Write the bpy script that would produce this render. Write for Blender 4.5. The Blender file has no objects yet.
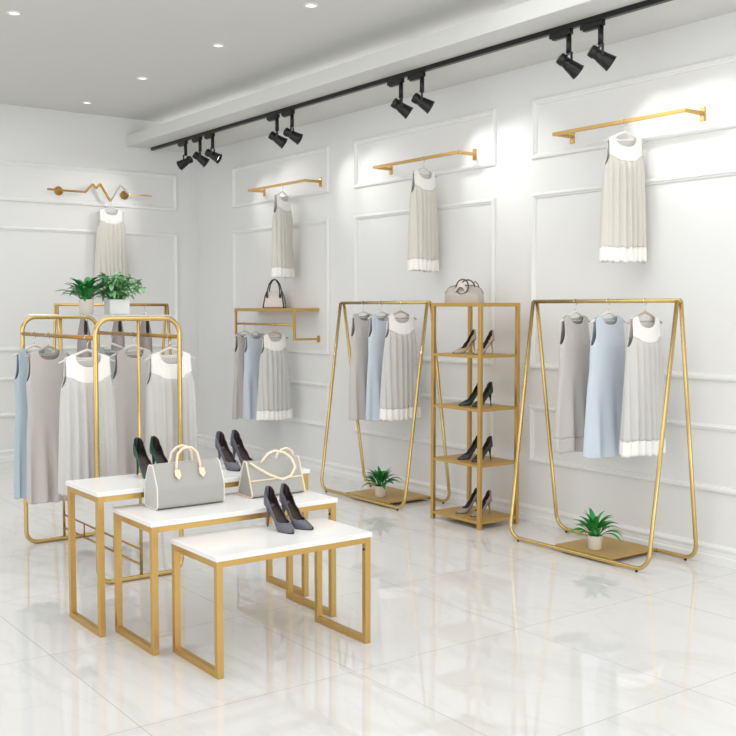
import bpy, math, random
from math import sin, cos, pi, radians, sqrt
from mathutils import Vector, Matrix
random.seed(7)
S = bpy.context.scene
COL = S.collection

# ---------------------------------------------------------------- camera, light, exposure
cam_d = bpy.data.cameras.new('camera'); cam = bpy.data.objects.new('camera', cam_d); COL.objects.link(cam)
cam_d.lens = 50; cam_d.sensor_width = 36; cam_d.clip_end = 60
cam.location = (0, 0, 1.5); cam.rotation_euler = (radians(90 - 3.35), 0, radians(-36.46))
S.camera = cam
S.view_settings.view_transform = 'Standard'; S.view_settings.look = 'None'
S.view_settings.exposure = 0.29; S.view_settings.gamma = 1; S.view_settings.use_curve_mapping = False

WORLD_STRENGTH = 0.76
w = bpy.data.worlds.new('daylight'); S.world = w; w.use_nodes = True
bg = w.node_tree.nodes['Background']; bg.inputs[0].default_value = (0.975, 0.995, 1.015, 1); bg.inputs[1].default_value = WORLD_STRENGTH

def area_light(name, loc, rot, sx, sy, power, color=(1, 1, 1)):
    l = bpy.data.lights.new(name, 'AREA'); l.shape = 'RECTANGLE'; l.size = sx; l.size_y = sy; l.energy = power; l.color = color
    o = bpy.data.objects.new(name, l); COL.objects.link(o); o.location = loc; o.rotation_euler = rot
    return o
area_light('added_ceiling_fill', (1.6, 6.6, 3.42), (0, 0, 0), 4.2, 5.5, 55, (0.985, 0.995, 1))  # added fill under the ceiling to lift the deep corner, no fixture modelled
area_light('added_ceiling_fill', (2.9, 2.6, 3.42), (0, 0, 0), 2.6, 4.0, 38, (0.985, 0.995, 1))  # second added overhead fill, brightens the floor on the right
area_light('added_open_side_fill', (-3.9, 3.2, 1.9), (0, -pi / 2, 0), 2.8, 9.0, 62, (1, 0.995, 0.98))  # unseen fill added at the open left side to brighten the long wall
area_light('added_open_side_fill', (1.8, -2.9, 1.8), (pi / 2, 0, 0), 6.0, 2.8, 100, (1, 0.995, 0.98))  # unseen fill added behind the camera, facing the back wall
for k in range(5):     # lamps lying in the cove above the dropped ceiling
    area_light('cove_light', (4.80, 0.5 + k * 2.15, 3.30), (0, radians(160), 0), 0.24, 2.1, 1.7, (1, 0.99, 0.96))

XW, YW, ZC, ZS = 5.17, 10.12, 3.465, 3.175     # long wall, back wall, ceiling, dropped ceiling

# ---------------------------------------------------------------- materials
def mat(name, color, rough=0.5, metal=0.0, spec=0.5, bump=0, bscale=60, vary=0.0, vscale=8, sheen=0, stretch=None):
    m = bpy.data.materials.new(name); m.use_nodes = True
    nt = m.node_tree; b = nt.nodes['Principled BSDF']
    b.inputs['Base Color'].default_value = (*color, 1); b.inputs['Roughness'].default_value = rough
    b.inputs['Metallic'].default_value = metal; b.inputs['Specular IOR Level'].default_value = spec
    if sheen: b.inputs['Sheen Weight'].default_value = sheen
    tc = nt.nodes.new('ShaderNodeTexCoord'); mp = nt.nodes.new('ShaderNodeMapping')
    nt.links.new(tc.outputs['Object'], mp.inputs[0])
    if stretch: mp.inputs['Scale'].default_value = stretch
    if vary:
        n = nt.nodes.new('ShaderNodeTexNoise'); n.inputs['Scale'].default_value = vscale; n.inputs['Detail'].default_value = 3
        nt.links.new(mp.outputs[0], n.inputs['Vector'])
        mx = nt.nodes.new('ShaderNodeMix'); mx.data_type = 'RGBA'
        mx.inputs['A'].default_value = (*[max(0, c * (1 - vary)) for c in color], 1)
        mx.inputs['B'].default_value = (*[min(1, c * (1 + vary)) for c in color], 1)
        nt.links.new(n.outputs['Fac'], mx.inputs['Factor']); nt.links.new(mx.outputs['Result'], b.inputs['Base Color'])
    if bump:
        n = nt.nodes.new('ShaderNodeTexNoise'); n.inputs['Scale'].default_value = bscale; n.inputs['Detail'].default_value = 2
        nt.links.new(mp.outputs[0], n.inputs['Vector'])
        bp = nt.nodes.new('ShaderNodeBump'); bp.inputs['Strength'].default_value = bump; bp.inputs['Distance'].default_value = 0.002
        nt.links.new(n.outputs['Fac'], bp.inputs['Height']); nt.links.new(bp.outputs[0], b.inputs['Normal'])
    return m

def srgb(r, g, b):
    f = lambda c: ((c / 255 + 0.055) / 1.055) ** 2.4 if c > 10 else c / 255 / 12.92
    return (f(r), f(g), f(b))

M = {}
M['wall'] = mat('painted_wall', srgb(232, 232, 231), 0.6, vary=0.01, vscale=2)
M['trim'] = mat('painted_moulding', srgb(238, 238, 237), 0.45, vary=0.01)
M['ceiling'] = mat('painted_ceiling', srgb(218, 218, 215), 0.8, vary=0.01)
M['gold'] = mat('brushed_gold', srgb(208, 180, 118), 0.27, 0.9, vary=0.05, vscale=5)
M['gold_satin'] = mat('satin_gold_paint', srgb(202, 166, 98), 0.32, 0.8, vary=0.05, vscale=5)
M['gold_board'] = mat('gold_board', srgb(192, 156, 84), 0.42, 0.35, vary=0.06, vscale=14, stretch=(1, 6, 1))
M['gold_dark'] = mat('dark_gold', srgb(172, 132, 70), 0.38, 0.8, vary=0.05)
M['black'] = mat('black_metal', srgb(28, 28, 29), 0.32, 0.3, vary=0.1)
M['black_rubber'] = mat('black_rubber', srgb(25, 24, 24), 0.7, vary=0.1)
M['table_white'] = mat('white_marble_top', srgb(242, 241, 240), 0.18, vary=0.015, vscale=3)
M['pot'] = mat('pale_ceramic', srgb(226, 218, 205), 0.45, vary=0.02)
M['pot_white'] = mat('white_ceramic', srgb(240, 240, 238), 0.4, vary=0.02)
M['soil'] = mat('potting_soil', srgb(62, 48, 36), 0.9, vary=0.3, vscale=80)
M['leaf_dark'] = mat('dark_green_leaf', srgb(40, 128, 58), 0.4, vary=0.5, vscale=25)
M['leaf_mid'] = mat('green_leaf', srgb(52, 150, 66), 0.4, vary=0.5, vscale=25)
M['leaf_pale'] = mat('pale_green_leaf', srgb(126, 182, 122), 0.4, vary=0.55, vscale=22)
M['grey_cloth'] = mat('grey_cloth', srgb(206, 205, 202), 0.85, bump=0.3, bscale=300, vary=0.03, sheen=0.2)
M['greige_cloth'] = mat('greige_cloth', srgb(214, 211, 202), 0.85, bump=0.3, bscale=300, vary=0.03, sheen=0.2)
M['white_cloth'] = mat('white_cloth', srgb(246, 244, 240), 0.85, bump=0.3, bscale=300, vary=0.01, sheen=0.2)
M['taupe_cloth'] = mat('taupe_cloth', srgb(200, 194, 190), 0.85, bump=0.3, bscale=300, vary=0.03, sheen=0.2)
M['taupe_dark'] = mat('dark_taupe_cloth', srgb(160, 150, 148), 0.85, bump=0.3, bscale=300, vary=0.03)
M['blue_cloth'] = mat('pale_blue_cloth', srgb(203, 213, 223), 0.85, bump=0.3, bscale=300, vary=0.03, sheen=0.2)
M['bluegrey_cloth'] = mat('blue_grey_cloth', srgb(180, 196, 206), 0.85, bump=0.3, bscale=300, vary=0.03)
M['teal_cloth'] = mat('grey_green_cloth', srgb(180, 190, 192), 0.85, bump=0.3, bscale=300, vary=0.03)
M['hanger_white'] = mat('white_hanger', srgb(232, 228, 218), 0.4, vary=0.02)
M['hanger_wood'] = mat('wooden_hanger', srgb(190, 172, 150), 0.5, vary=0.08, stretch=(1, 8, 8))
M['chrome'] = mat('chrome', (0.75, 0.75, 0.75), 0.15, 1.0, vary=0.02)
M['bag_grey'] = mat('grey_leather', srgb(172, 171, 166), 0.45, bump=0.5, bscale=250, vary=0.03)
M['bag_grey_side'] = mat('light_grey_leather', srgb(196, 196, 192), 0.45, bump=0.5, bscale=250, vary=0.03)
M['cream_leather'] = mat('cream_leather', srgb(240, 224, 196), 0.45, vary=0.03)
M['bag_silver'] = mat('silver_grey_leather', srgb(186, 178, 172), 0.3, 0.1, bump=0.4, bscale=250, vary=0.04)
M['bag_dark_trim'] = mat('dark_leather_trim', srgb(92, 80, 74), 0.45, vary=0.05)
M['bag_white'] = mat('off_white_leather', srgb(226, 214, 208), 0.45, bump=0.3, bscale=250, vary=0.02)
M['black_leather'] = mat('black_leather', srgb(32, 28, 28), 0.35, vary=0.1)
M['shoe_grey'] = mat('slate_grey_leather', srgb(98, 98, 110), 0.38, vary=0.06)
M['shoe_lining'] = mat('dark_shoe_lining', srgb(52, 38, 36), 0.5, vary=0.1)
M['shoe_green'] = mat('dark_green_leather', srgb(30, 66, 58), 0.3, vary=0.1)
M['shoe_beige'] = mat('beige_leather', srgb(190, 176, 158), 0.35, vary=0.05)
M['shoe_taupe'] = mat('taupe_leather', srgb(150, 140, 134), 0.35, vary=0.05)
M['shoe_charcoal'] = mat('charcoal_leather', srgb(62, 58, 66), 0.35, vary=0.05)
M['insole'] = mat('pale_insole', srgb(196, 180, 150), 0.6, vary=0.05)
M['grey_metal'] = mat('grey_metal', srgb(128, 122, 116), 0.45, 0.5, vary=0.05)
M['wire'] = mat('clear_cable', srgb(190, 190, 190), 0.3, vary=0.02)

def glass_mat():
    m = bpy.data.materials.new('clear_glass'); m.use_nodes = True; b = m.node_tree.nodes['Principled BSDF']
    b.inputs['Base Color'].default_value = (0.93, 0.98, 0.96, 1); b.inputs['Roughness'].default_value = 0.02
    b.inputs['Transmission Weight'].default_value = 1.0; b.inputs['IOR'].default_value = 1.45
    return m
M['glass'] = glass_mat()
def emit_mat(name, c, s):
    m = bpy.data.materials.new(name); m.use_nodes = True; b = m.node_tree.nodes['Principled BSDF']
    b.inputs['Base Color'].default_value = (*c, 1)
    b.inputs['Emission Color'].default_value = (*c, 1); b.inputs['Emission Strength'].default_value = s
    return m
M['lamp'] = emit_mat('lit_lamp', (1, 0.97, 0.92), 1.4)

def floor_mat():
    m = bpy.data.materials.new('polished_marble_tile'); m.use_nodes = True; nt = m.node_tree; N = nt.nodes; L = nt.links
    b = N['Principled BSDF']; b.inputs['Roughness'].default_value = 0.025; b.inputs['Specular IOR Level'].default_value = 0.85
    geo = N.new('ShaderNodeNewGeometry'); sep = N.new('ShaderNodeSeparateXYZ'); L.new(geo.outputs['Position'], sep.inputs[0])
    T = 0.945
    def math_(op, a, bb=None, c=None):
        n = N.new('ShaderNodeMath'); n.operation = op
        for i, v in enumerate((a, bb, c)):
            if v is None: continue
            if isinstance(v, (int, float)): n.inputs[i].default_value = v
            else: L.new(v, n.inputs[i])
        return n.outputs[0]
    def edge(out, off):
        f = math_('FRACT', math_('DIVIDE', math_('ADD', out, off), T))
        d = math_('ABSOLUTE', math_('SUBTRACT', f, 0.5))       # .5 at a joint
        return math_('GREATER_THAN', d, 0.5 - 0.0012 / T), math_('FLOOR', math_('DIVIDE', math_('ADD', out, off), T))
    ex, ix = edge(sep.outputs[0], 10 * T - 1.475 + T); ey, iy = edge(sep.outputs[1], 10 * T - 2.425 + T)
    joint = math_('MAXIMUM', ex, ey)
    # veins: warped noise near its midline, shifted tile by tile
    comb = N.new('ShaderNodeCombineXYZ'); L.new(math_('MULTIPLY', ix, 3.7), comb.inputs[0]); L.new(math_('MULTIPLY', iy, 5.3), comb.inputs[1])
    va = N.new('ShaderNodeVectorMath'); va.operation = 'ADD'; L.new(geo.outputs['Position'], va.inputs[0]); L.new(comb.outputs[0], va.inputs[1])
    def vein(scale, width, rot):
        mp = N.new('ShaderNodeMapping'); mp.inputs['Rotation'].default_value = (0, 0, rot); mp.inputs['Scale'].default_value = (1, 0.35, 1)
        L.new(va.outputs[0], mp.inputs[0])
        n = N.new('ShaderNodeTexNoise'); n.inputs['Scale'].default_value = scale; n.inputs['Detail'].default_value = 5; n.inputs['Distortion'].default_value = 0.8
        L.new(mp.outputs[0], n.inputs['Vector'])
        d = math_('ABSOLUTE', math_('SUBTRACT', n.outputs['Fac'], 0.5))
        r = N.new('ShaderNodeMapRange'); r.inputs['From Min'].default_value = 0; r.inputs['From Max'].default_value = width
        r.inputs['To Min'].default_value = 1; r.inputs['To Max'].default_value = 0; L.new(d, r.inputs['Value'])
        return r.outputs[0]
    v = math_('ADD', math_('MULTIPLY', vein(1.4, 0.03, 0.9), 0.18), math_('MULTIPLY', vein(2.8, 0.02, 2.2), 0.12))
    mx = N.new('ShaderNodeMix'); mx.data_type = 'RGBA'
    mx.inputs['A'].default_value = (*srgb(228, 227, 225), 1); mx.inputs['B'].default_value = (*srgb(188, 184, 178), 1); L.new(v, mx.inputs['Factor'])
    m2 = N.new('ShaderNodeMix'); m2.data_type = 'RGBA'; L.new(mx.outputs['Result'], m2.inputs['A'])
    m2.inputs['B'].default_value = (*srgb(166, 165, 160), 1); L.new(joint, m2.inputs['Factor'])
    L.new(m2.outputs['Result'], b.inputs['Base Color'])
    return m
M['floor'] = floor_mat()

# ---------------------------------------------------------------- mesh helpers
class MB:
    def __init__(s): s.v = []; s.f = []; s.m = []; s.sm = []
    def add(s, verts, faces, mi=0, smooth=False):
        o = len(s.v); s.v += [tuple(p) for p in verts]
        for f in faces: s.f.append([o + i for i in f]); s.m.append(mi); s.sm.append(smooth)
        return s
    def box(s, x0, x1, y0, y1, z0, z1, mi=0):
        P = [(x, y, z) for z in (z0, z1) for y in (y0, y1) for x in (x0, x1)]
        return s.add(P, [(0, 2, 3, 1), (4, 5, 7, 6), (0, 1, 5, 4), (2, 6, 7, 3), (0, 4, 6, 2), (1, 3, 7, 5)], mi)
    def beam(s, a, b, wx, wz, up=(0, 0, 1), mi=0):
        a = Vector(a); b = Vector(b); d = (b - a).normalized(); u = Vector(up)
        sd = d.cross(u)
        if sd.length < 1e-4: sd = d.cross(Vector((0, 1, 0)))
        sd.normalize(); u = sd.cross(d)
        P = [p + sd * i * wx / 2 + u * j * wz / 2 for p in (a, b) for (i, j) in ((-1, -1), (1, -1), (1, 1), (-1, 1))]
        return s.add(P, [(3, 2, 1, 0), (4, 5, 6, 7), (0, 1, 5, 4), (1, 2, 6, 5), (2, 3, 7, 6), (3, 0, 4, 7)], mi)
    def tube(s, pts, r, n=12, closed=False, mi=0, caps=True, up=(0, 0, 1)):
        pts = [Vector(p) for p in pts]; k = len(pts); rs = r if isinstance(r, (list, tuple)) else [r] * k
        V = []; prev = None
        for i, p in enumerate(pts):
            a = pts[i - 1] if (i > 0 or closed) else p; b = pts[(i + 1) % k] if (i < k - 1 or closed) else p
            t = (b - a).normalized()
            if prev is None:
                u = Vector(up)
                if abs(t.dot(u)) > 0.95: u = Vector((1, 0, 0)) if abs(t.x) < 0.9 else Vector((0, 1, 0))
                nrm = (u - t * u.dot(t)).normalized()
            else: nrm = (prev - t * prev.dot(t)).normalized()
            prev = nrm; bn = t.cross(nrm)
            for j in range(n):
                a_ = 2 * pi * j / n; V.append(p + nrm * cos(a_) * rs[i] + bn * sin(a_) * rs[i])
        F = []
        for i in range(k if closed else k - 1):
            i2 = (i + 1) % k
            for j in range(n): F.append((i * n + j, i * n + (j + 1) % n, i2 * n + (j + 1) % n, i2 * n + j))
        s.add(V, F, mi, True)
        if caps and not closed:
            o = len(s.v) - len(V)
            s.f.append([o + j for j in range(n)][::-1]); s.m.append(mi); s.sm.append(False)
            s.f.append([o + (k - 1) * n + j for j in range(n)]); s.m.append(mi); s.sm.append(False)
        return s
    def lathe(s, prof, c=(0, 0, 0), n=24, axis=None, mi=0, smooth=True):
        c = Vector(c); ax = Vector(axis).normalized() if axis else Vector((0, 0, 1))
        q = Vector((0, 0, 1)).rotation_difference(ax); V = []; F = []
        for (r, z) in prof:
            for j in range(n):
                a = 2 * pi * j / n; V.append(c + q @ Vector((r * cos(a), r * sin(a), z)))
        for i in range(len(prof) - 1):
            for j in range(n): F.append((i * n + j, i * n + (j + 1) % n, (i + 1) * n + (j + 1) % n, (i + 1) * n + j))
        return s.add(V, F, mi, smooth)
    def grid(s, rows, closed_u=False, mi=0, flip=False):
        n = len(rows[0]); V = [p for r in rows for p in r]; F = []
        for i in range(len(rows) - 1):
            for j in range(n if closed_u else n - 1):
                q = (i * n + j, i * n + (j + 1) % n, (i + 1) * n + (j + 1) % n, (i + 1) * n + j)
                F.append(q[::-1] if flip else q)
        return s.add(V, F, mi, True)
    def build(s, name, m, parent=None, bevel=0, solid=0, xf=None):
        me = bpy.data.meshes.new(name); V = s.v if xf is None else [xf @ Vector(p) for p in s.v]
        me.from_pydata([tuple(p) for p in V], [], s.f); me.update()
        for mm in (m if isinstance(m, (list, tuple)) else [m]): me.materials.append(mm)
        for p, mi, sm in zip(me.polygons, s.m, s.sm): p.material_index = mi; p.use_smooth = sm
        o = bpy.data.objects.new(name, me); COL.objects.link(o)
        if parent: o.parent = parent
        if bevel:
            b = o.modifiers.new('bevel', 'BEVEL'); b.width = bevel; b.segments = 2; b.limit_method = 'ANGLE'; b.angle_limit = radians(50)
        if solid:
            d = o.modifiers.new('thickness', 'SOLIDIFY'); d.thickness = solid; d.offset = 0
        return o

def tag(o, label=None, cat=None, group=None, kind=None):
    if label: o['label'] = label
    if cat: o['category'] = cat
    if group: o['group'] = group
    if kind: o['kind'] = kind
    return o
def thing(name, loc, label, cat, group=None, rz=0.0):
    o = bpy.data.objects.new(name, None); COL.objects.link(o); o.location = loc; o.rotation_euler = (0, 0, rz)
    o.empty_display_size = 0.05
    return tag(o, label, cat, group)
def struct(o): o['kind'] = 'structure'; return o

def arc_path(pts, rad, seg=6, closed=True):
    """polyline with rounded corners; rad may be a list"""
    P = [Vector(p) for p in pts]; n = len(P); out = []
    for i in range(n):
        r = rad[i] if isinstance(rad, (list, tuple)) else rad
        if (not closed and i in (0, n - 1)) or r == 0: out.append(P[i]); continue
        a, b, c = P[i - 1], P[i], P[(i + 1) % n]
        u = (a - b).normalized(); v = (c - b).normalized(); th = u.angle(v); t = r / math.tan(th / 2)
        s0 = b + u * t; s1 = b + v * t; cen = b + (u + v).normalized() * (r / sin(th / 2))
        e0 = s0 - cen; e1 = s1 - cen; om = e0.angle(e1)
        for k in range(seg + 1):
            q = k / seg; out.append(cen + e0 * (sin((1 - q) * om) / sin(om)) + e1 * (sin(q * om) / sin(om)))
    return out

# ---------------------------------------------------------------- the room
XL, YN = -4.0, -3.0
struct(MB().box(XL, XW + 0.15, YN, YW + 0.15, -0.1, 0).build('floor', M['floor']))
struct(MB().box(XL, XW + 0.15, YN, YW + 0.15, ZC, ZC + 0.1).build('ceiling', M['ceiling']))
struct(MB().box(XW, XW + 0.15, YN, YW + 0.15, 0, ZC).build('wall_right', M['wall']))
struct(MB().box(XL, XW, YW, YW + 0.15, 0, ZC).build('wall_back', M['wall']))
# dropped ceiling edge with an open cove behind its lip
b = MB().box(4.355, XW, YN, YW, ZS, ZS + 0.11).box(4.95, XW, YN, YW, ZS + 0.11, ZC)
struct(b.build('ceiling_dropped', M['ceiling'], bevel=0.003))

PROF = [(a_, b_ * 1.3) for a_, b_ in [(0, 0), (0.0, 0.010), (0.006, 0.016), (0.014, 0.018), (0.022, 0.018), (0.028, 0.011), (0.036, 0.009), (0.040, 0.0)]]
trim_n = [0]
def frame_trim(to3, a0, a1, z0, z1):
    b = MB(); rows = []
    for (ins, out) in PROF:
        rows.append([to3(a, z, out) for (a, z) in ((a0 + ins, z0 + ins), (a1 - ins, z0 + ins), (a1 - ins, z1 - ins), (a0 + ins, z1 - ins))])
    for i in range(len(rows) - 1):
        V = rows[i] + rows[i + 1]
        b.add(V, [(j, (j + 1) % 4, 4 + (j + 1) % 4, 4 + j) for j in range(4)])
    trim_n[0] += 1
    struct(b.build('trim_%d' % trim_n[0], M['trim']))
onright = lambda a, z, o: (XW - o, a, z)
onback = lambda a, z, o: (a, YW - o, z)
for (y0, y1) in ((7.565, 9.32), (5.44, 7.185), (3.32, 5.075), (1.2, 2.95)):
    for (z0, z1) in ((2.525, 2.932), (1.08, 2.295), (0.425, 0.825)): frame_trim(onright, y0, y1, z0, z1)
for (x0, x1) in ((2.2, 4.925), (-0.9, 1.83)):
    for (z0, z1) in ((2.54, 2.925), (1.08, 2.295), (0.435, 0.825)): frame_trim(onback, x0, x1, z0, z1)
BP = [(0.0, 0.0), (0.0, 0.018), (0.045, 0.018), (0.052, 0.014), (0.078, 0.014), (0.085, 0.019), (0.097, 0.021), (0.106, 0.017), (0.115, 0.007), (0.116, 0)]
b = MB(); b.grid([[(XW - o, YN, z) for z, o in BP], [(XW - o, YW, z) for z, o in BP]]); b.sm = [False] * len(b.sm)
struct(b.build('baseboard_right', M['trim']))
b = MB(); b.grid([[(XL, YW - o, z) for z, o in BP], [(XW, YW - o, z) for z, o in BP]]); b.sm = [False] * len(b.sm)
struct(b.build('baseboard_back', M['trim']))

# ---------------------------------------------------------------- display tables
def display_table(x0, x1, y0, y1, h, label):
    t = thing('display_table', ((x0 + x1) / 2, (y0 + y1) / 2, 0), label, 'table', 'nesting display tables with white tops and gold frames')
    X, Y = (x1 - x0) / 2, (y1 - y0) / 2; q = 0.028; th = 0.022; zt = h - th
    MB().box(-X - .006, X + .006, -Y - .006, Y + .006, zt, h).build('tabletop', M['table_white'], t, bevel=0.003)
    for sx in (-1, 1):
        b = MB(); xa, xb = sorted((sx * X, sx * (X - q)))
        b.box(xa, xb, -Y, -Y + q, 0, zt); b.box(xa, xb, Y - q, Y, 0, zt)
        b.box(xa, xb, -Y + q, Y - q, 0, q); b.box(xa, xb, -Y + q, Y - q, zt - q, zt)
        f = b.build('end_frame', M['gold_satin'], t, bevel=0.0015)
        for sy in (-1, 1):
            MB().lathe([(0.0, 0.004), (0.005, 0.004), (0.006, 0)], (sx * (X - q * 1.0) , sy * (Y - q / 2), zt - 0.055), 10, (-sx, 0, 0)).build('bolt', M['black'], f)
    for sy in (-1, 1):
        ya, yb = sorted((sy * Y, sy * (Y - q)))
        MB().box(-X + q, X - q, ya, yb, zt - q * 0.9, zt).build('rail', M['gold_satin'], t, bevel=0.0015)
    return t
display_table(1.92, 2.69, 3.62, 4.035, 0.503, 'lowest white-topped gold table in front, with one pair of slate heels on it')
display_table(1.83, 2.79, 4.035, 4.455, 0.583, 'middle white-topped gold table carrying the two grey handbags')
display_table(1.74, 2.875, 4.41, 4.80, 0.668, 'tallest white-topped gold table at the back, with heels at both ends')

# ---------------------------------------------------------------- A-frame clothes racks
def aframe_rack(loc, rz, W, label, zb=1.543, spread=0.225, board=(-0.19, 0.23), with_board=True, r=0.0125):
    t = thing('clothes_rack', loc, label, 'clothes rack', 'gold A-frame clothes racks', rz)
    hw = W / 2
    for sx in (-1, 1):     # closed tube loop leaning to the hanging rail; local y along the rail
        x = sx * spread; xt = sx * 0.017
        pts = [(xt, hw, zb), (x, hw - .01, r + .008), (x, -hw + .01, r + .008), (xt, -hw, zb)]
        path = arc_path(pts, [0, 0.09, 0.09, 0], 8, closed=False)
        b = MB().tube(path, r, 12)
        f = b.build('side_frame', M['gold'], t)
        for sy in (-1, 1): MB().lathe([(0, 0), (0.008, 0), (0.008, 0.010)], (x, sy * (hw - 0.09), 0), 10).build('foot_glide', M['black_rubber'], f)
    b = MB().tube([(0, -hw - 0.012, zb), (0, hw + 0.012, zb)], r, 14)
    b.build('hanging_rail', M['gold'], t)
    if with_board:
        MB().box(-spread + r, spread - r, board[0], board[1], 0.022, 0.036).build('base_board', M['gold_board'], t, bevel=0.002)
    return t
aframe_rack((4.87, 4.186, 0), 0, 1.125, 'gold A-frame clothes rack standing right of the shoe shelf', board=(-0.27, 0.17))
aframe_rack((4.87, 6.39, 0), 0, 1.12, 'gold A-frame clothes rack standing left of the shoe shelf', board=(-0.32, 0.21))
aframe_rack((3.56, 8.6, 0), pi / 2, 1.02, 'gold A-frame rack seen through the double rack, near the back wall', zb=1.53, with_board=False)

# ---------------------------------------------------------------- double-sided rack of the left foreground
t = thing('double_clothes_rack', (2.313, 5.845, 0), 'large double gold rack of rounded loops with two plants on top', 'clothes rack')
r = 0.0135; X = 0.245; Y = 0.6; H = 1.457
for sy in (-1, 1):
    pts = [(-X, sy * Y, r), (X, sy * Y, r), (X, sy * Y, H - r), (-X, sy * Y, H - r)]
    f = MB().tube(arc_path(pts, [0.07, 0.07, 0.085, 0.085], 8), r, 12, closed=True).build('loop_frame', M['gold'], t)
    MB().tube([(0, sy * Y, 2 * r - .002), (0, sy * Y, H - 2 * r + .002)], 0.009, 10).build('centre_post', M['gold'], t)
for sx in (-1, 1):
    MB().tube([(sx * X, -Y, 1.34), (sx * X, Y, 1.34)], 0.0115, 12).build('hanging_rail', M['gold_dark'], t)
for z in (0.165, 0.08):
    MB().tube([(0, -Y, z), (0, Y, z)], 0.006, 10).build('lower_rail', M['gold_dark'], t)
for y in (-0.22, 0.25): MB().tube([(0, y, 0.083), (0, y, 0.162)], 0.005, 8).build('spacer', M['gold_dark'], t)
MB().box(-X + .045, X - .045, -Y - .005, Y + .005, H, H + 0.006).build('glass_shelf', M['glass'], t)

# ---------------------------------------------------------------- shoe shelf unit
t = thing('shelf_unit', (4.848, 5.302, 0), 'tall open gold shelf unit between the two A-frame racks, holding shoes', 'shelf')
X, Y, q, H = 0.186, 0.256, 0.026, 1.537
for sx in (-1, 1):
    for sy in (-1, 1):
        xa, xb = sorted((sx * X, sx * (X - q))); ya, yb = sorted((sy * Y, sy * (Y - q)))
        MB().box(xa, xb, ya, yb, 0.0, H).build('post', M['gold_satin'], t, bevel=0.0015)
b = MB()
for sx in (-1, 1): xa, xb = sorted((sx * X, sx * (X - q))); b.box(xa, xb, -Y + q, Y - q, H - q, H)
for sy in (-1, 1): ya, yb = sorted((sy * Y, sy * (Y - q))); b.box(-X + q, X - q, ya, yb, H - q, H)
b.build('top_frame', M['gold_satin'], t, bevel=0.0015)
MB().box(-X + q, X - q, -Y + q, Y - q, 1.512, 1.520).build('top_board', M['gold_board'], t)
SHZ = [1.182, 0.82, 0.440, 0.055]
for z in SHZ:
    MB().box(-X + .004, X - .004, -Y + q, Y - q, z - 0.018, z).box(-X + q, X - q, -Y + .004, -Y + q, z - .018, z).box(-X + q, X - q, Y - q, Y - .004, z - .018, z).build('shelf_board', M['gold_board'], t, bevel=0.001)

# ---------------------------------------------------------------- wall rails and wall shelf
def wall_rail(y0, y1, z, label):
    xb = 5.0
    t = thing('wall_rail', (XW, (y0 + y1) / 2, z), label, 'wall rail', 'gold hanging rails high on the long wall')
    hy = (y1 - y0) / 2; d = xb - XW
    MB().box(d - .011, d + .011, -hy, hy, -0.011, 0.011).build('rail', M['gold_satin'], t, bevel=0.002)
    for s in (-1, 1):
        ya, yb = sorted((s * (hy - .002), s * (hy - .024)))
        a = MB().box(d + .011, -0.008, ya, yb, -0.011, 0.011).build('arm', M['gold_satin'], t, bevel=0.0015)
        MB().box(-0.008, 0, (ya + yb) / 2 - .018, (ya + yb) / 2 + .018, -0.045, 0.04).build('wall_plate', M['gold_satin'], a, bevel=0.002)
wall_rail(3.69, 4.725, 2.635, 'gold hanging rail high on the wall, rightmost and nearest of the three')
wall_rail(5.655, 6.69, 2.635, 'gold hanging rail high on the wall, middle of the three')
wall_rail(7.70, 8.71, 2.635, 'gold hanging rail high on the wall above the wall shelf')

t = thing('wall_shelf', (XW, 8.285, 1.5), 'gold wall-mounted shelf with hanging rod, small bag on top', 'wall shelf')
q = 0.02; D = -0.27; hy = 0.545
MB().box(D, 0, -hy, hy, -0.03, 0).build('shelf_board', M['gold_satin'], t, bevel=0.001)
for sy in (-1, 1):
    ya, yb = sorted((sy * hy, sy * (hy - q)))
    MB().box(D, D + q, ya, yb, -0.29, -0.03).box(D + q, 0, ya, yb, -0.29, -0.27).build('side_bracket', M['gold_satin'], t, bevel=0.0015)
    MB().box(-0.008, 0, sy * (hy - q / 2) - .02, sy * (hy - q / 2) + .02, -0.31, -0.25).build('wall_plate', M['gold_satin'], t, bevel=0.0015)
MB().tube([(D + .01, -hy + q, -0.15), (D + .01, hy - q, -0.15)], 0.010, 12).build('hanging_rail', M['gold_satin'], t)

# zigzag rail on the back wall
t = thing('zigzag_wall_rail', (4.04, YW, 2.67), 'brass zigzag mountain-shaped wall rail on the back wall', 'wall rail')
pl = [(3.492, 2.669), (3.878, 2.666), (3.953, 2.751), (3.99, 2.712), (4.03, 2.758), (4.141, 2.592)]
p2 = [(4.141, 2.592), (4.251, 2.762)]
p3 = [(4.251, 2.762), (4.335, 2.672), (4.592, 2.672)]
def zz(pl, r): return MB().tube([(x - 4.04, -0.09, z - 2.67) for x, z in pl], r, 8)
bb = MB()
for i in range(len(pl) - 1): a, c = pl[i], pl[i + 1]; bb.beam((a[0] - 4.04, -.09, a[1] - 2.67), (c[0] - 4.04, -.09, c[1] - 2.67), 0.024, 0.018)
bb.build('bent_bar', M['gold_dark'], t, bevel=0.001)
bb = MB()
sl = MB()
for i in range(1): a, c = p2[i], p2[i + 1]; sl.beam((a[0] - 4.04, -.09, a[1] - 2.67), (c[0] - 4.04, -.09, c[1] - 2.67), 0.014, 0.012)
for i in range(2): a, c = p3[i], p3[i + 1]; (bb if i else sl).beam((a[0] - 4.04, -.09, a[1] - 2.67), (c[0] - 4.04, -.09, c[1] - 2.67), 0.016, 0.012)
bb.build('straight_bar', M['gold'], t)
sl.build('thin_bar', M['grey_metal'], t)['label'] = 'thin silver-grey bar'
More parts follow.
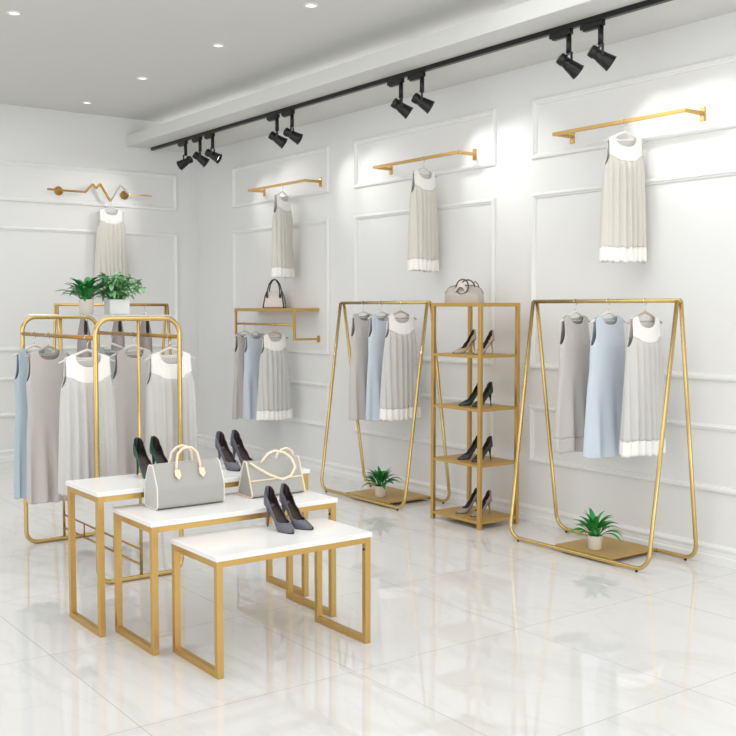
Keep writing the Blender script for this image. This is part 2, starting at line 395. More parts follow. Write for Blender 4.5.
for x in (3.633, 4.326):
    MB().lathe([(0, 0.0), (0.042, 0.0), (0.045, 0.006), (0.03, 0.012), (0.009, 0.014), (0.009, 0.095), (0, 0.097)], (x - 4.04, 0, 0), 24, (0, -1, 0)).build('round_mount', M['gold_dark'], t)

# ---------------------------------------------------------------- track, spotlights, downlights
XT = 4.607; ZT = ZS - 0.032
o = MB().box(XT - .018, XT + .018, 1.5, 10.03, ZT, ZS).build('light_track', M['black'], bevel=0.002)
tag(o, 'long black lighting track along the edge of the dropped ceiling', 'lighting track')
def spotlight(y, aim, power, label, size=radians(62)):
    t = thing('track_spotlight', (XT, y, ZT), label, 'spotlight', 'black spotlights on the ceiling track')
    MB().box(-.017, .017, -.02, .145, -.03, 0).box(-.015, .015, 0.0, .125, -.042, -.03).build('adapter', M['black'], t, bevel=0.003)
    MB().tube([(0, 0, -.03), (0, 0, -.138)], 0.016, 14).build('stem', M['black'], t)
    hc = Vector((0, 0, -0.205)); d = Vector(aim) - (Vector((XT, y, ZT)) + hc); d.normalize()
    sd = d.cross(Vector((0, 0, 1))).normalized()
    yk = MB()
    for s in (-1, 1):
        yk.beam(hc + sd * s * .046, Vector((0, 0, -.142)) + sd * s * .046, .005, .014, up=tuple(d))
    yk.beam(Vector((0, 0, -.142)) - sd * .0485, Vector((0, 0, -.142)) + sd * .0485, .014, .005)
    yk.build('yoke', M['black'], t)
    q = Vector((0, 0, 1)).rotation_difference(d)
    prof = [(0, -.062), (.026, -.062), (.031, -.056), (.031, -.03), (.028, -.028), (.028, -.008), (.031, -.006), (.033, .01), (.041, .058), (.044, .064), (.041, .066), (.034, .045)]
    prof = [(a * 1.15, c_ * 1.15) for a, c_ in prof]
    h = MB().lathe(prof, hc, 24, d)
    for a in range(0, 4): h.tube([hc + q @ Vector((.029 * cos(a * pi / 2), .029 * sin(a * pi / 2), -.03)), hc + q @ Vector((.029 * cos(a * pi / 2), .029 * sin(a * pi / 2), -.006))], .004, 6)
    h.build('lamp_head', M['black'], t)
    MB().lathe([(0, .050), (.040, .050)], hc, 24, d).build('lens', M['lamp'], t)
    cb = arc_path([(-.012, .01, -.13), (-.03, .055, -.15), tuple(hc - d * .06 + Vector((0, .03, .01))), tuple(hc - d * .058)], [0, .02, .02, 0], 5, closed=False)
    MB().tube(cb, .0022, 6).build('cable', M['wire'], t)
    l = bpy.data.lights.new('spot_lamp', 'SPOT'); l.energy = power; l.color = (1, .985, .95); l.spot_size = size; l.spot_blend = 0.85; l.shadow_soft_size = 0.03
    lo = bpy.data.objects.new('spot_lamp', l); COL.objects.link(lo); lo.parent = t
    lo.location = hc + d * 0.085; lo.rotation_euler = d.to_track_quat('-Z', 'Y').to_euler()
P_ = 11
spotlight(9.262, (3.95, YW, 2.4), 11, 'leftmost spotlight of the far trio, tilted toward the back wall', radians(70))
spotlight(8.953, (XW, 8.6, 2.45), P_ * .5, 'middle spotlight of the far trio on the track')
spotlight(8.698, (XW, 8.1, 2.5), P_ * .6, 'right spotlight of the far trio on the track')
spotlight(7.537, (XW, 7.15, 2.5), P_ * .6, 'left spotlight of the pair above the left wall panels')
spotlight(7.298, (XW, 6.75, 2.5), P_ * .6, 'right spotlight of the pair above the left wall panels')
spotlight(5.837, (XW, 5.5, 2.5), P_ * .8, 'left spotlight of the pair above the middle wall rail')
spotlight(5.601, (XW, 5.15, 2.5), P_ * .7, 'right spotlight of the pair above the middle wall rail')
spotlight(4.237, (XW, 3.95, 2.5), P_ * .8, 'left spotlight of the nearest pair, above the right wall rail')
spotlight(3.994, (XW, 3.6, 2.5), P_ * .8, 'right spotlight of the nearest pair, above the right wall rail')

def downlight(x, y, label):
    t = thing('ceiling_downlight', (x, y, ZC), label, 'downlight', 'small round downlights in the ceiling')
    MB().lathe([(.048, 0), (.048, -.006), (.036, -.009), (.034, -.002), (.034, 0)], (0, 0, 0), 24).build('trim_ring', M['trim'], t)
    MB().lathe([(0, -.0015), (.034, -.0015)], (0, 0, 0), 24).build('lens', M['lamp'], t)
    l = bpy.data.lights.new('down_lamp', 'SPOT'); l.energy = 8; l.color = (1, .97, .92); l.spot_size = radians(100); l.spot_blend = .8; l.shadow_soft_size = .04
    lo = bpy.data.objects.new('down_lamp', l); COL.objects.link(lo); lo.parent = t; lo.location = (0, 0, -.02)
downlight(2.226, 6.98, 'small recessed downlight at the upper left corner of the ceiling')
downlight(3.72, 5.66, 'small recessed downlight near the top edge, nearest of the ceiling row')
downlight(3.72, 6.92, 'small recessed downlight, second of the ceiling row along the track')
downlight(3.72, 8.28, 'small recessed downlight, third of the ceiling row along the track')
downlight(3.73, 9.57, 'small recessed downlight closest to the back wall')

# ---------------------------------------------------------------- hangers and dresses
SLOPE = 0.40
def smooth(a, b, x):
    x = max(0, min(1, (x - a) / (b - a))); return x * x * (3 - 2 * x)
def hanger(loc, rz, rail_r, m, label, group, half=0.165, apex=-0.066):
    t = thing('clothes_hanger', loc, label, 'hanger', group, rz)
    rh = 0.0022; R = rail_r + 0.0035
    cz = rail_r + rh - R         # hook rests on top of the rail
    pts = [(R * cos(a), 0, cz + R * sin(a)) for a in [radians(200 - 200 * k / 12) for k in range(13)]]
    pts += [(R * .9, 0, cz - .012), (R * .3, 0, cz - .026), (0, 0, cz - .034), (0, 0, apex + .002)]
    MB().tube(pts, rh, 8).build('hook', M['chrome'], t)
    b = MB(); arm = [(-half, 0, apex - SLOPE * half - .004), (-half * .6, 0, apex - SLOPE * half * .62), (-0.035, 0, apex - .012), (0, 0, apex)]
    b.tube(arm + [(-x, y, z) for x, y, z in arm[:-1][::-1]], [.005, .006, .007, .0085, .007, .006, .005], 10)
    b.build('shoulder_bar', m, t)
    MB().tube([(-half * .86, 0, apex - SLOPE * half * .92), (half * .86, 0, apex - SLOPE * half * .92)], .0032, 8).build('cross_bar', m, t)
    return t

def dress(loc, rz, zsh, zhem, W, kind, label, group, sw=0.128, seed=0, hem_band=False, cols=None, flare=1.0):
    """loc = point on rail centre; zsh, zhem local shoulder and hem heights (below 0)"""
    rnd = random.Random(seed); apex = -0.066
    NU, NT, IB, IY = 96, 60, 6, 44
    c0, c1 = (cols or {'yoke': ('grey_cloth', 'white_cloth'), 'taupe': ('taupe_cloth', None), 'blue': ('blue_cloth', None), 'teal': ('teal_cloth', None), 'dark': ('taupe_dark', None)}[kind])
    ph = [rnd.uniform(0, 2 * pi) for _ in range(6)]
    L = zsh - zhem; zu = zsh - 0.175            # underarm
    hw_b = sw + 0.012                           # half width at the bust
    nf = 9 if kind == 'yoke' else 4
    nk_w = 0.072 if kind == 'yoke' else 0.066
    nk_f = 0.072 if kind == 'yoke' else 0.060; nk_b = 0.022
    def top(c, front):
        a = abs(c); sg = 1 if c >= 0 else -1
        zs = lambda x: apex - SLOPE * abs(x) + 0.009 + (zsh + .094)
        if a > 0.74:
            q = (a - 0.74) / 0.26; ang = q * pi / 2
            x = sw * 0.93 + (hw_b - sw * .93) * (1 - cos(ang)) ; z = zs(sw * .93) + (zu - zs(sw * .93)) * sin(ang) ** 1.0
            x -= 0.012 * sin(q * pi)
            return sg * x, z, q
        if a > 0.50:
            q = (a - .5) / .24; x = nk_w + (sw * .93 - nk_w) * q; return sg * x, zs(x), 0
        q = a / .5; x = nk_w * sin(q * pi / 2); dep = nk_f if front else nk_b
        return sg * x, zs(nk_w) - dep * (1 - q ** 2.4) , 0
    rows = []; meta = []
    for i in range(NT + 1):
        t = i / NT; row = []
        for j in range(NU):
            th = 2 * pi * j / NU; front = sin(th) < 0
            cth = cos(th); sg = 1 if cth >= 0 else -1
            c = sg * (2 / pi * math.asin(min(1, abs(cth)))) ** 0.9
            xo, zo, qarm = top(c, front)
            hemwave = 0.004 * sin(3 * th + ph[0]) + (0.004 * cos(2 * nf * th + ph[1]))
            zb = zhem + hemwave
            zband = zhem + 0.088 + hemwave if hem_band else zhem + .05
            xl = abs(cth) * hw_b
            zy = zsh - 0.150 + 0.036 * min(1.2, (xl / (sw * .95)) ** 2) if kind == 'yoke' else zu
            zy = min(zy, zo - .0004)
            if i <= IB: z = zb + (zband - zb) * i / IB
            elif i <= IY: z = zband + (zy - zband) * (i - IB) / (IY - IB)
            else: z = zy + (zo - zy) * (i - IY) / (NT - IY)
            k = max(0, min(1, (zsh - z) / L))
            wz = hw_b + (W / 2 - hw_b) * (smooth(0.12, 1, k) * 0.55 + 0.45 * k) * flare
            if kind in ('taupe', 'blue', 'dark', 'teal'): wz -= 0.010 * math.exp(-((k - .38) / .12) ** 2)
            s = smooth(zu - 0.10, zu + 0.12, z)
            xe = cth * wz
            x = xe * (1 - s) + xo * s
            dz = 0.045 + 0.03 * k
            # depth closes up toward the shoulders
            fl = max(0.0, min(1.0, (zsh + .03 - z) / 0.20))
            dep = dz * (0.16 + 0.84 * fl ** .8)
            sh = sqrt(max(0, 1 - min(1, abs(x) / max(wz, abs(xo) + 1e-4)) ** 2))
            y = (-1 if front else 1) * dep * (0.25 * (abs(sin(th)) > 1e-3) * abs(sin(th)) ** .4 + 0.75 * sh * abs(sin(th)) ** .35)
            # folds
            if kind == 'yoke': A = 0.009 * smooth(0.14, 0.30, k) + 0.004 * k
            else: A = 0.020 * smooth(0.35, 1.0, k)
            fold = A * (sin(nf * 2 * (x / W) * pi * .9 + ph[2] + (0 if front else 1.7)) + 0.35 * sin(nf * 5 * x / W + ph[3] + 4 * k))
            y += fold * (0.35 + 0.65 * abs(sin(th)))
            x += 0.005 * k * sin(2 * th * 3 + ph[4]) 
            row.append((x, y, z)); 
        rows.append(row); meta.append(None)
    mbs = [MB(), MB(), MB()]
    idx = [[None] * ((NT + 1) * NU) for _ in range(3)]
    flat = [p for r_ in rows for p in r_]
    for i in range(NT):
        for j in range(NU):
            q = (i * NU + j, i * NU + (j + 1) % NU, (i + 1) * NU + (j + 1) % NU, (i + 1) * NU + j)
            g = 2 if (hem_band and i < IB) else (1 if (kind == 'yoke' and i >= IY) else 0)
            m = mbs[g]; ff = []
            for k in q:
                if idx[g][k] is None: idx[g][k] = len(m.v); m.v.append(flat[k])
                ff.append(idx[g][k])
            m.f.append(ff); m.m.append(0); m.sm.append(True)
    if kind == 'yoke' or hem_band:
        t = thing('dress', loc, label, 'dress', group, rz)
        mbs[0].build('dress_body', M[c0], t, solid=0.0022)
        if mbs[1].f: mbs[1].build('yoke', M[c1], t, solid=0.0026)['label'] = 'white rounded yoke'
        if mbs[2].f: mbs[2].build('hem_band', M[c1 or 'white_cloth'], t, solid=0.0026)['label'] = 'white band along the hem'
    else:
        t = mbs[0].build('dress', M[c0], None, solid=0.0022); t.location = loc; t.rotation_euler = (0, 0, rz)
        tag(t, label, 'dress', group)
    return t

def hang(x, y, zr, rail_r, kind, zbot, W, what, where, grp, rz=0, hm='hanger_white', hem=False, seed=0, sw=.128, cols=None, zsh=-.094, hlab=None):
    hanger((x, y, zr), rz, rail_r, M[hm], hlab or ('%s hanger holding the %s' % ('wooden' if hm == 'hanger_wood' else 'white', what.replace(' with white yoke and hem', '').replace(' with white yoke', '') + ' ' + where)), 'hangers on ' + grp, half=sw + .022)
    dress((x, y, zr), rz, zsh, zbot - zr, W, kind, what + ' ' + where, 'dresses on ' + grp, seed=seed, hem_band=hem, sw=sw, cols=cols)

g = 'the right A-frame rack'
ZR = 1.543; w_ = 'on the right A-frame rack'
hang(4.87, 4.40, ZR, .0125, 'taupe', .602, .33, 'taupe sleeveless dress', w_, g, rz=.06, seed=1, hem=True, cols=('taupe_cloth', 'taupe_cloth'))
hang(4.87, 4.135, ZR, .0125, 'blue', .601, .37, 'pale blue sleeveless dress', w_, g, rz=-.05, seed=2)
hang(4.87, 3.86, ZR, .0125, 'yoke', .640, .35, 'grey pleated dress with white yoke and hem', w_, g, rz=-.04, seed=3, hem=True, hm='hanger_wood')
g = 'the left A-frame rack'; w_ = 'on the left A-frame rack'
hang(4.87, 6.66, ZR, .0125, 'taupe', .607, .26, 'mauve-taupe sleeveless dress', w_, g, rz=.15, seed=4, sw=.118)
hang(4.87, 6.42, ZR, .0125, 'blue', .620, .28, 'pale blue sleeveless dress', w_, g, rz=.1, seed=5, sw=.118)
hang(4.87, 6.17, ZR, .0125, 'yoke', .646, .37, 'grey pleated dress with white yoke and hem', w_, g, rz=-.05, seed=6, hem=True, hm='hanger_wood')
g = 'the wall shelf rod'; w_ = 'under the wall shelf'
hang(4.91, 8.66, 1.35, .010, 'taupe', .436, .27, 'grey-taupe sleeveless dress', w_, g, rz=.25, seed=7, sw=.11)
hang(4.91, 8.45, 1.35, .010, 'blue', .446, .29, 'pale blue sleeveless dress', w_, g, rz=.15, seed=8, sw=.115)
hang(4.91, 8.10, 1.35, .010, 'yoke', .472, .37, 'grey pleated dress with white yoke and hem', w_, g, seed=9, hem=True, hm='hanger_wood')
cc = ('greige_cloth', 'white_cloth')
for (y, rz, lab, sd, W) in ((4.135, -.35, 'rightmost high wall rail', 10, .31), (6.055, .10, 'middle high wall rail', 11, .29), (8.09, .42, 'wall rail above the wall shelf', 12, .28)):
    hanger((5.0, y, 2.635), rz, .0125, M['hanger_white'], 'white hanger over the ' + lab, 'hangers on the high wall rails', half=.145)
    dress((5.0, y, 2.635), rz, -.094, 1.782 - 2.635, W, 'yoke', 'pale pleated dress with white yoke on the ' + lab, 'dresses on the high wall rails', seed=sd, hem_band=True, cols=cc, sw=.122)
g = 'the left bar of the double rack'; w_ = 'on the left bar of the double rack'
hang(2.068, 6.23, 1.34, .0115, 'blue', .351, .27, 'blue-grey sleeveless dress', w_, g, rz=.2, seed=13, sw=.12, cols=('bluegrey_cloth', None))
hang(2.068, 5.98, 1.34, .0115, 'taupe', .356, .275, 'taupe sleeveless dress', w_, g, rz=.1, seed=14, hm='hanger_wood')
hang(2.068, 5.362, 1.34, .0115, 'yoke', .50, .33, 'grey dress with white yoke', w_, g, seed=15, sw=.135)
g = 'the right bar of the double rack'; w_ = 'on the right bar of the double rack'
hang(2.558, 6.21, 1.34, .0115, 'teal', .393, .29, 'grey-green sleeveless dress', w_, g, rz=.15, seed=16, sw=.12)
hang(2.558, 5.88, 1.34, .0115, 'taupe', .438, .30, 'mauve-taupe sleeveless dress', w_, g, rz=.1, seed=17)
hang(2.558, 5.362, 1.34, .0115, 'yoke', .487, .325, 'grey dress with white yoke', w_, g, seed=18, sw=.135)
for x, lab, sd in ((3.29, 'leftmost', 19), (3.60, 'middle', 20), (3.86, 'rightmost', 21)):
    hanger((x, 8.6, 1.53), pi / 2 - .2, .0125, M['hanger_white'], 'white hanger on the rear rack, %s of the three' % lab, 'hangers on the rear rack', half=.14)
    dress((x, 8.6, 1.53), pi / 2 - .2, -.094, .65 - 1.53, .26, 'dark', 'dark taupe dress on the rear rack, %s of the three' % lab, 'dresses on the rear rack', seed=sd, sw=.105)
# dress of the zigzag rail
hanger((4.141, YW - .09, 2.60), 0.0, .009, M['hanger_white'], 'white hanger at the low point of the zigzag wall rail', 'hangers on the back wall', half=.15)
dress((4.141, YW - .09, 2.60), 0.0, -.094, 1.80 - 2.60, .36, 'yoke', 'pale greige pleated dress hanging on the back wall', 'dresses on the back wall', seed=22, cols=cc, sw=.135)

# ---------------------------------------------------------------- high-heeled shoes
def lerp(tab, s):
    for (a, va), (b, vb) in zip(tab, tab[1:]):
        if s <= b: q = (s - a) / (b - a); q = q * q * (3 - 2 * q) * .5 + q * .5; return va + (vb - va) * q
    return tab[-1][1]
def heel_shoe(loc, rz, m, label, group, side=1, sc=1.06):
    """toe toward local -y; heel at +y"""
    t = thing('high_heel_shoe', loc, label, 'shoe', group, rz)
    Lh = 0.205 * sc; Hh = 0.105 * sc
    zs = [(0, .004), (.1, .0025), (.3, .0025), (.42, .012), (.6, .052), (.78, .088), (.9, .100), (1, .106)]
    hw = [(0, .006), (.05, .016), (.15, .027), (.32, .037), (.5, .031), (.7, .025), (.88, .027), (.96, .022), (1, .010)]
    ht = [(0, .010), (.05, .017), (.15, .027), (.26, .036), (.33, .034), (.45, .027), (.62, .028), (.8, .044), (.93, .062), (1, .070)]
    gap = [(0, 0), (.24, 0), (.27, .35), (.33, .72), (.42, .92), (.6, .96), (.85, .92), (1, .9)]   # opening half width ratio
    N = 44; K = 14; rows = []; sole = []; ins = []
    for i in range(N + 1):
        s = i / N; z0 = lerp(zs, s) * sc; w = lerp(hw, s) * sc; h = lerp(ht, s) * sc; g = lerp(gap, s)
        y = -Lh * .5 + Lh * s; bend = side * .006 * sin(pi * min(1, s * 1.3)) * sc
        row = []
        for k in range(2 * K + 1):
            u = (k - K) / K; a = abs(u); sg = 1 if u >= 0 else -1
            if a < .35: x = w * .88 * (a / .35); z = z0
            else:
                q = (a - .35) / .65; ang = q * pi / 2
                bul = sin(q * pi) * .12 * w
                xt = w * g * .96
                x = w * .88 + (xt - w * .88) * (1 - cos(ang)) * (1 if g < .5 else 1) + bul
                z = z0 + h * sin(ang) if g < .5 else z0 + h * q
            lean = -0.012 * sc * smooth(.8, 1, s) * (a > .35) * ((a - .35) / .65)
            row.append((sg * x + bend, y + lean, z))
        rows.append(row)
        sole.append([(-w * .86 + bend, y, z0 - .0022 * sc), (w * .86 + bend, y, z0 - .0022 * sc)])
        ins.append([(-w * .84 + bend, y, z0 + .002 * sc), (w * .84 + bend, y, z0 + .002 * sc)])
    b = MB(); b.grid(rows, flip=True)
    # close the very back and toe
    for rr, fl in ((rows[0], 0), (rows[-1], 1)):
        n = len(rr); F = [(k, n - 1 - k, n - 2 - k, k + 1) for k in range(n // 2 - 1)] + [(n // 2 - 1, n - 1 - (n // 2 - 1), n // 2)]
        b.add(rr, [f[::-1] for f in F] if fl else F, 0, True)
    o = b.build('upper', [m, M['shoe_lining']], t)
    d = o.modifiers.new('lining', 'SOLIDIFY'); d.thickness = .0028 * sc; d.offset = -1; d.material_offset = 1; d.use_flip_normals = False
    MB().grid(sole).build('sole', M['black_leather'], t, solid=.003 * sc)
    MB().grid(ins[12:]).build('insole', M['insole'], t, solid=.001)
    hy = Lh * .5 - .014 * sc
    pts = []; rr = []
    for k in range(9):
        q = k / 8; pts.append((side * .001, hy - .004 * sc + .010 * sc * q ** 1.5 - .010 * sc * (1 - q) ** 3, (Hh - .005 * sc) * (1 - q) + .0))
        rr.append((.0045 + .0165 * (1 - q) ** 3) * sc)
    MB().tube(pts, rr, 12).build('heel', m, t)
    return t
def shoe_pair(p1, p2, rz1, rz2, z, mm, l1, l2, group, sc=1.06):
    heel_shoe((*p1, z), rz1, M[mm], l1, group, 1, sc); heel_shoe((*p2, z), rz2, M[mm], l2, group, -1, sc)
shoe_pair((2.385, 3.90), (2.487, 3.915), .02, .14, .503, 'shoe_grey', 'slate grey stiletto on the lowest table, left of its pair', 'slate grey stiletto on the lowest table, right of its pair', 'slate stilettos on the lowest table')
shoe_pair((2.545, 4.665), (2.655, 4.68), .02, .16, .668, 'shoe_grey', 'slate grey stiletto on the tallest table beside the piped bag, left of its pair', 'slate grey stiletto on the tallest table beside the piped bag, right of its pair', 'slate stilettos on the tallest table')
shoe_pair((2.09, 4.675), (2.195, 4.68), .0, .18, .668, 'shoe_green', 'dark green stiletto behind the large grey bag, left of its pair', 'dark green stiletto behind the large grey bag, right of its pair', 'green stilettos on the tallest table')
for z, mm, ya, yb, xa, l, g in ((SHZ[0], 'shoe_beige', 5.425, 5.225, 4.86, 'beige stiletto on the top shoe shelf', 'beige stilettos on the shelf unit'),
                               (SHZ[1], 'shoe_green', 5.325, 5.205, 4.83, 'dark green stiletto on the second shoe shelf', 'dark green stilettos on the shelf unit'),
                               (SHZ[2], 'shoe_charcoal', 5.335, 5.205, 4.83, 'charcoal stiletto on the third shoe shelf', 'charcoal stilettos on the shelf unit'),
                               (SHZ[3], 'shoe_taupe', 5.36, 5.22, 4.84, 'taupe grey stiletto on the lowest shoe shelf', 'taupe stilettos on the shelf unit')):
    shoe_pair((xa, ya), (xa, yb), -pi / 2 - .1, -pi / 2 + .05, z, mm, l + ', left of its pair', l + ', right of its pair', g, .95)

# ---------------------------------------------------------------- handbags
def bag_body(prof, L, bulge=0.0, n=10):
    """profile (y, z) closed polygon swept along x with soft ends"""
    b = MB(); rows = []; X = L / 2
    for i in range(n + 1):
        u = -1 + 2 * i / n; x = u * X
        k = 1 + bulge * (1 - u * u)
        rows.append([(x, y * k, z) for y, z in prof])
    b.grid(rows, closed_u=True)
    return b
def smooth_poly(pts, rad, seg=5): return [(p[1], p[2]) for p in arc_path([(0, y, z) for y, z in pts], rad, seg)]
def end_panel(prof, x):
    return MB().add([(x, y, z) for y, z in prof], [list(range(len(prof)))])

# large boston bag
t = thing('boston_handbag', (2.128, 4.322, .583), 'large grey boston handbag with cream handles on the middle table', 'handbag')
pr = smooth_poly([(-.070, .004), (.070, .004), (.068, .10), (.020, .200), (-.020, .200), (-.068, .10)], [.018, .018, .05, .02, .02, .05])
L = .34
bag_body(pr, L, .04).build('bag_body', M['bag_grey'], t)
for s in (-1, 1):
    end_panel(pr, s * L / 2).build('end_panel', M['bag_grey_side'], t)
    MB().tube([(s * L / 2, y, z) for y, z in pr], .0035, 8, closed=True).build('piping', M['hanger_white'], t)
for s in (-1, 1):
    ty = s * .040; pts = [(-.062, ty, .155), (-.060, ty * .95, .195), (-.05, ty * .8, .245), (-.025, ty * .75, .268), (0, ty * .75, .274), (.025, ty * .75, .268), (.05, ty * .8, .245), (.060, ty * .95, .195), (.062, ty, .155)]
    h = MB().tube(pts, .0062, 10).build('handle', M['cream_leather'], t)
    for sx in (-1, 1):
        MB().add([(sx * .062 + dx, s * (.0445 + (0.180 - z) * .45) + s * e, z) for e in (0, .004) for dx, z in ((-.013, .175), (.013, .175), (.015, .150), (0, .132), (-.015, .150))],
                 [(0, 1, 2, 3, 4), (9, 8, 7, 6, 5)] + [(k, 5 + k, 5 + (k + 1) % 5, (k + 1) % 5) for k in range(5)]).build('handle_tab', M['cream_leather'], h)
MB().tube([(-L / 2 + .01, 0,   .2015), (L / 2 - .01, 0,   .2015)], .003, 8).build('zip', M['bag_grey_side'], t)

# triangular bag with cream piping and a big loop handle
t = thing('piped_handbag', (2.60, 4.322, .583), 'grey wedge-shaped handbag with cream piping and big looped handles on the middle table', 'handbag')
L = .30
pr = smooth_poly([(-.075, .004), (.075, .004), (.012, .172), (-.012, .172)], [.012, .012, .012, .012])
bag_body(pr, L, .06).build('bag_body', M['bag_grey'], t)
for s in (-1, 1):
    end_panel(pr, s * L / 2).build('end_panel', M['bag_grey'], t)
    MB().tube([(s * L / 2, y, z) for y, z in pr], .004, 8, closed=True).build('piping', M['cream_leather'], t)
MB().beam((-L / 2, -.0535, .083), (L / 2, -.0535, .083), .003, .007).build('seam_piping', M['cream_leather'], t)
pts = [(-.135, -.02, .168), (-.11, -.045, .145), (-.06, -.085, .11), (0, -.105, .085), (.05, -.10, .098), (.085, -.085, .135), (.08, -.06, .175), (.05, -.04, .205), (0, -.03, .218), (-.04, -.03, .205), (-.065, -.025, .175), (-.075, -.018, .16)]
MB().tube(arc_path(pts, [0] + [.02] * 10 + [0], 4, closed=False), .0062, 10).build('handle', M['cream_leather'], t)
pts = [(.03, .01, .165), (.045, .02, .19), (.075, .03, .21), (.11, .035, .215), (.14, .03, .195), (.145, .02, .165)]
MB().tube(arc_path(pts, [0] + [.015] * 4 + [0], 4, closed=False), .0055, 10).build('handle', M['cream_leather'], t)

# slouchy silver bag on the shelf unit
t = thing('slouchy_handbag', (4.85, 5.42, 1.520), 'silver-grey slouchy handbag with ring handles on top of the shelf unit', 'handbag', rz=-1.05)
L = .285; rows = []
pr = smooth_poly([(-.07, .0), (.07, .0), (.062, .08), (.018, .140), (-.018, .140), (-.062, .08)], [.014, .014, .04, .02, .02, .04])
b = MB(); n = 14
for i in range(n + 1):
    u = -1 + 2 * i / n; k = sqrt(max(.02, 1 - abs(u) ** 3.2)); rows.append([(u * L / 2, y * k, z * (.55 + .45 * k)) for y, z in pr])
b.grid(rows, closed_u=True); b.add(rows[0], [list(range(len(pr)))[::-1]]); b.add(rows[-1], [list(range(len(pr)))])
b.build('bag_body', M['bag_silver'], t)
MB().tube([(u * L / 2 * .98, -.004 - .0, .142 * (.55 + .45 * sqrt(max(.02, 1 - abs(u) ** 3.2)))) for u in [-1 + k / 8 for k in range(17)]], .0035, 8).build('top_zip', M['bag_dark_trim'], t)
MB().tube([(.045 * cos(a), -.045 + .012 * sin(a), .130 + .052 * sin(a)) for a in [2 * pi * k / 28 for k in range(28)]], .0052, 8, closed=True).build('handle', M['bag_dark_trim'], t)
MB().tube([(.015 + .055 * cos(a), .03, .118 + .062 * sin(a)) for a in [pi * k / 16 for k in range(17)]], .0052, 8).build('handle', M['bag_dark_trim'], t)
b = MB(); rw = []
for i in range(12):
    a = i / 11; rw.append([(-.05 + .085 * a, -.052 - .01 * sin(3 * a + q * 4), .10 + .045 * sin(pi * a) + (q - .5) * .03) for q in (0, .33, .66, 1)])
b.grid(rw).build('scarf', M['bag_white'], t, solid=.004)
MB().tube([(.115, .0, .075), (.09, -.015, .115), (.075, -.02, .15), (.082, -.01, .168), (.10, .0, .15), (.122, .01, .08)], .004, 8).build('shoulder_strap', M['bag_dark_trim'], t)

# small structured bag on the wall shelf
t = thing('small_handbag', (5.03, 8.29, 1.500), 'small off-white structured handbag with black trim on the wall shelf', 'handbag', rz=-.75)
L = .195
pr = smooth_poly([(-.055, .004), (.055, .004), (.045, .10), (.015, .155), (-.015, .155), (-.045, .10)], [.01, .01, .03, .015, .015, .03])
b = MB(); rows = []
for i in range(11):
    u = -1 + .2 * i; rows.append([(u * L / 2 * (1 - .28 * (z / .155) ** 1.5), y * (1 + .04 * (1 - u * u)), z) for y, z in pr])
b.grid(rows, closed_u=True).build('bag_body', M['bag_white'], t)
for i in (0, -1):
    MB().add(rows[i], [list(range(len(pr)))]).build('end_panel', M['bag_white'], t)
    MB().tube(rows[i], .006, 8, closed=True).build('piping', M['black_leather'], t)
MB().box(-L / 2, L / 2, -.057, .057, 0, .006).build('base', M['black_leather'], t, bevel=.002)
for s in (-1, 1):
    h = MB().tube([(-.062, s * .046, .105), (-.058, s * .04, .17), (-.045, s * .03, .225), (-.02, s * .022, .262), (0, s * .02, .27), (.02, s * .022, .262), (.045, s * .03, .225), (.058, s * .04, .17), (.062, s * .046, .105)], .006, 10).build('handle', M['black_leather'], t)
    for sx in (-1, 1): MB().box(sx * .062 - .009, sx * .062 + .009, s * .047 - .003, s * .047 + .003, .095, .135).build('handle_tab', M['black_leather'], h)

# ---------------------------------------------------------------- potted plants
def leaf(b, base, az, el, length, width, droop, rnd, mi=0):
    rows = []; n = 7; p = Vector(base); d_az = Vector((cos(az), sin(az), 0)); e = el; side = Vector((-sin(az), cos(az), 0))
    for i in range(n + 1):
        q = i / n; w = width * (sin(pi * min(1, q * .96 + .04)) ** .8) * (1 - .25 * q)
        if i == n: w = 0.0006
        up = Vector((-cos(az) * sin(e), -sin(az) * sin(e), cos(e)))
        rows.append([tuple(p - side * w + up * w * .35), tuple(p), tuple(p + side * w + up * w * .35)])
        p = p + (d_az * cos(e) + Vector((0, 0, 1)) * sin(e)) * length / n; e -= droop / n
    b.grid(rows, mi=mi)
def plant(loc, pot_r0, pot_r1, pot_h, label, leafs, seed, potm='pot', square=False):
    t = thing('potted_plant', loc, label, 'potted plant', 'green plants in pale pots'); rnd = random.Random(seed)
    if square:
        pb = MB(); a, c = pot_r0, pot_r1; w = .006
        pb.box(-a, a, -a * .8, a * .8, 0, .01); pb.box(-a, a, -a * .8, -a * .8 + w, .01, pot_h); pb.box(-a, a, a * .8 - w, a * .8, .01, pot_h)
        pb.box(-a, -a + w, -a * .8 + w, a * .8 - w, .01, pot_h); pb.box(a - w, a, -a * .8 + w, a * .8 - w, .01, pot_h)
        pb.build('pot', M[potm], t, bevel=.002)
        MB().box(-a + w, a - w, -a * .8 + w, a * .8 - w, pot_h - .02, pot_h - .012).build('soil', M['soil'], t)
    else:
        MB().lathe([(0, 0), (pot_r0, 0), (pot_r0 + .003, .004), (pot_r1, pot_h - .004), (pot_r1, pot_h), (pot_r1 - .006, pot_h), (pot_r1 - .008, pot_h - .015), (pot_r1 * .8, pot_h - .03)], (0, 0, 0), 28).build('pot', M[potm], t)
        MB().lathe([(0, pot_h - .012), (pot_r1 - .008, pot_h - .012)], (0, 0, 0), 20).build('soil', M['soil'], t)
    fol = MB(); leafs(fol, rnd, pot_h)
    return t, fol
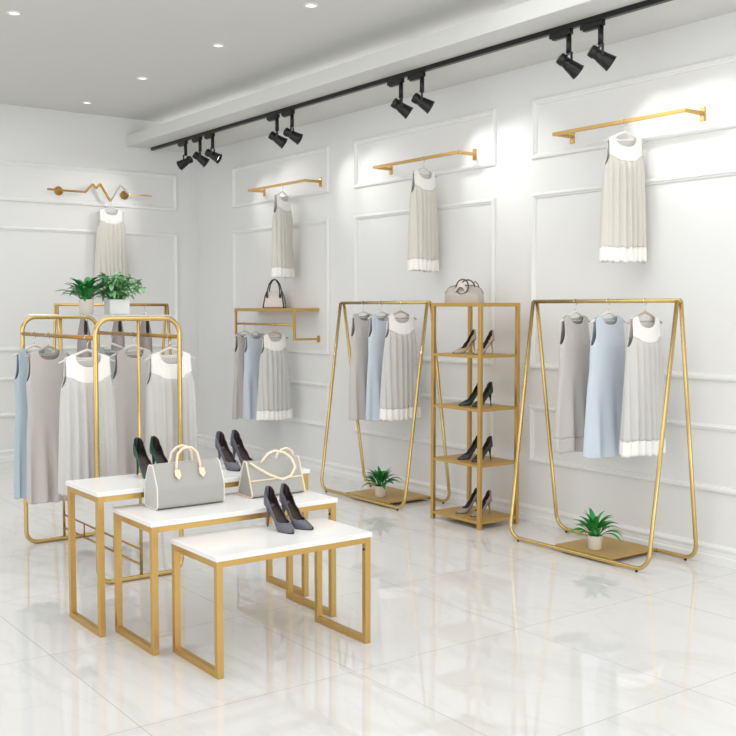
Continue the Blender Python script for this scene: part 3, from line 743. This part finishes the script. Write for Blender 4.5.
def lance(n, L, W, lift=.0):
    def f(b, rnd, ph):
        for k in range(n):
            az = 2.4 * k + rnd.uniform(-.3, .3); q = k / n
            el = radians(84 - 54 * q + rnd.uniform(-10, 10)); rr = .012
            base = Vector((rr * cos(az), rr * sin(az), ph - .012))
            ln = L * rnd.uniform(.75, 1.1)
            # stem
            tip = base + Vector((cos(az) * cos(el), sin(az) * cos(el), sin(el))) * ln * .28
            b.tube([base, tip], .0018, 5)
            leaf(b, tip, az, el, ln * .78, W * rnd.uniform(.8, 1.15), radians(rnd.uniform(50, 95)), rnd)
    return f
def bushy(n, R, LL, W):
    def f(b, rnd, ph):
        for k in range(n):
            az = rnd.uniform(0, 2 * pi); el = radians(rnd.uniform(22, 88)); rad = R * rnd.uniform(.3, 1) * (1.0 if el < 1 else .9)
            base = Vector((rnd.uniform(-.04, .04), rnd.uniform(-.03, .03), ph - .012))
            mid = base + Vector((cos(az) * cos(el) * .4, sin(az) * cos(el) * .4, sin(el) * .75)) * rad
            end = base + Vector((cos(az) * cos(el) * .75, sin(az) * cos(el) * .75, sin(el) * .98)) * rad
            b.tube([base, mid, end], .0014, 5)
            for q in (0.55, .8, 1.0):
                p = mid.lerp(end, q)
                leaf(b, p, az + rnd.uniform(-1.6, 1.6), radians(rnd.uniform(-25, 45)), LL * rnd.uniform(.7, 1.1), W * rnd.uniform(.8, 1.1), radians(rnd.uniform(20, 80)), rnd)
    return f
t, f = plant((4.768, 4.127, .036), .036, .046, .085, 'leafy green plant in a pale pot on the right rack base board', lance(46, .17, .018), 1)
f.build('foliage', M['leaf_mid'], t)
t, f = plant((4.765, 6.286, .036), .036, .045, .085, 'dark green plant in a pale pot on the left rack base board', lance(46, .18, .018), 2)
f.build('foliage', M['leaf_dark'], t)
t, f = plant((2.275, 5.9, 1.465), .038, .045, .088, 'dark-leaved plant in a round cream pot atop the double rack', lance(52, .17, .019), 3)
f.build('foliage', M['leaf_dark'], t)
t, f = plant((2.465, 5.9, 1.465), .062, .062, .088, 'bushy pale green plant in a square white pot atop the double rack', bushy(120, .20, .062, .016), 4, 'pot_white', True)
f.build('foliage', M['leaf_pale'], t)
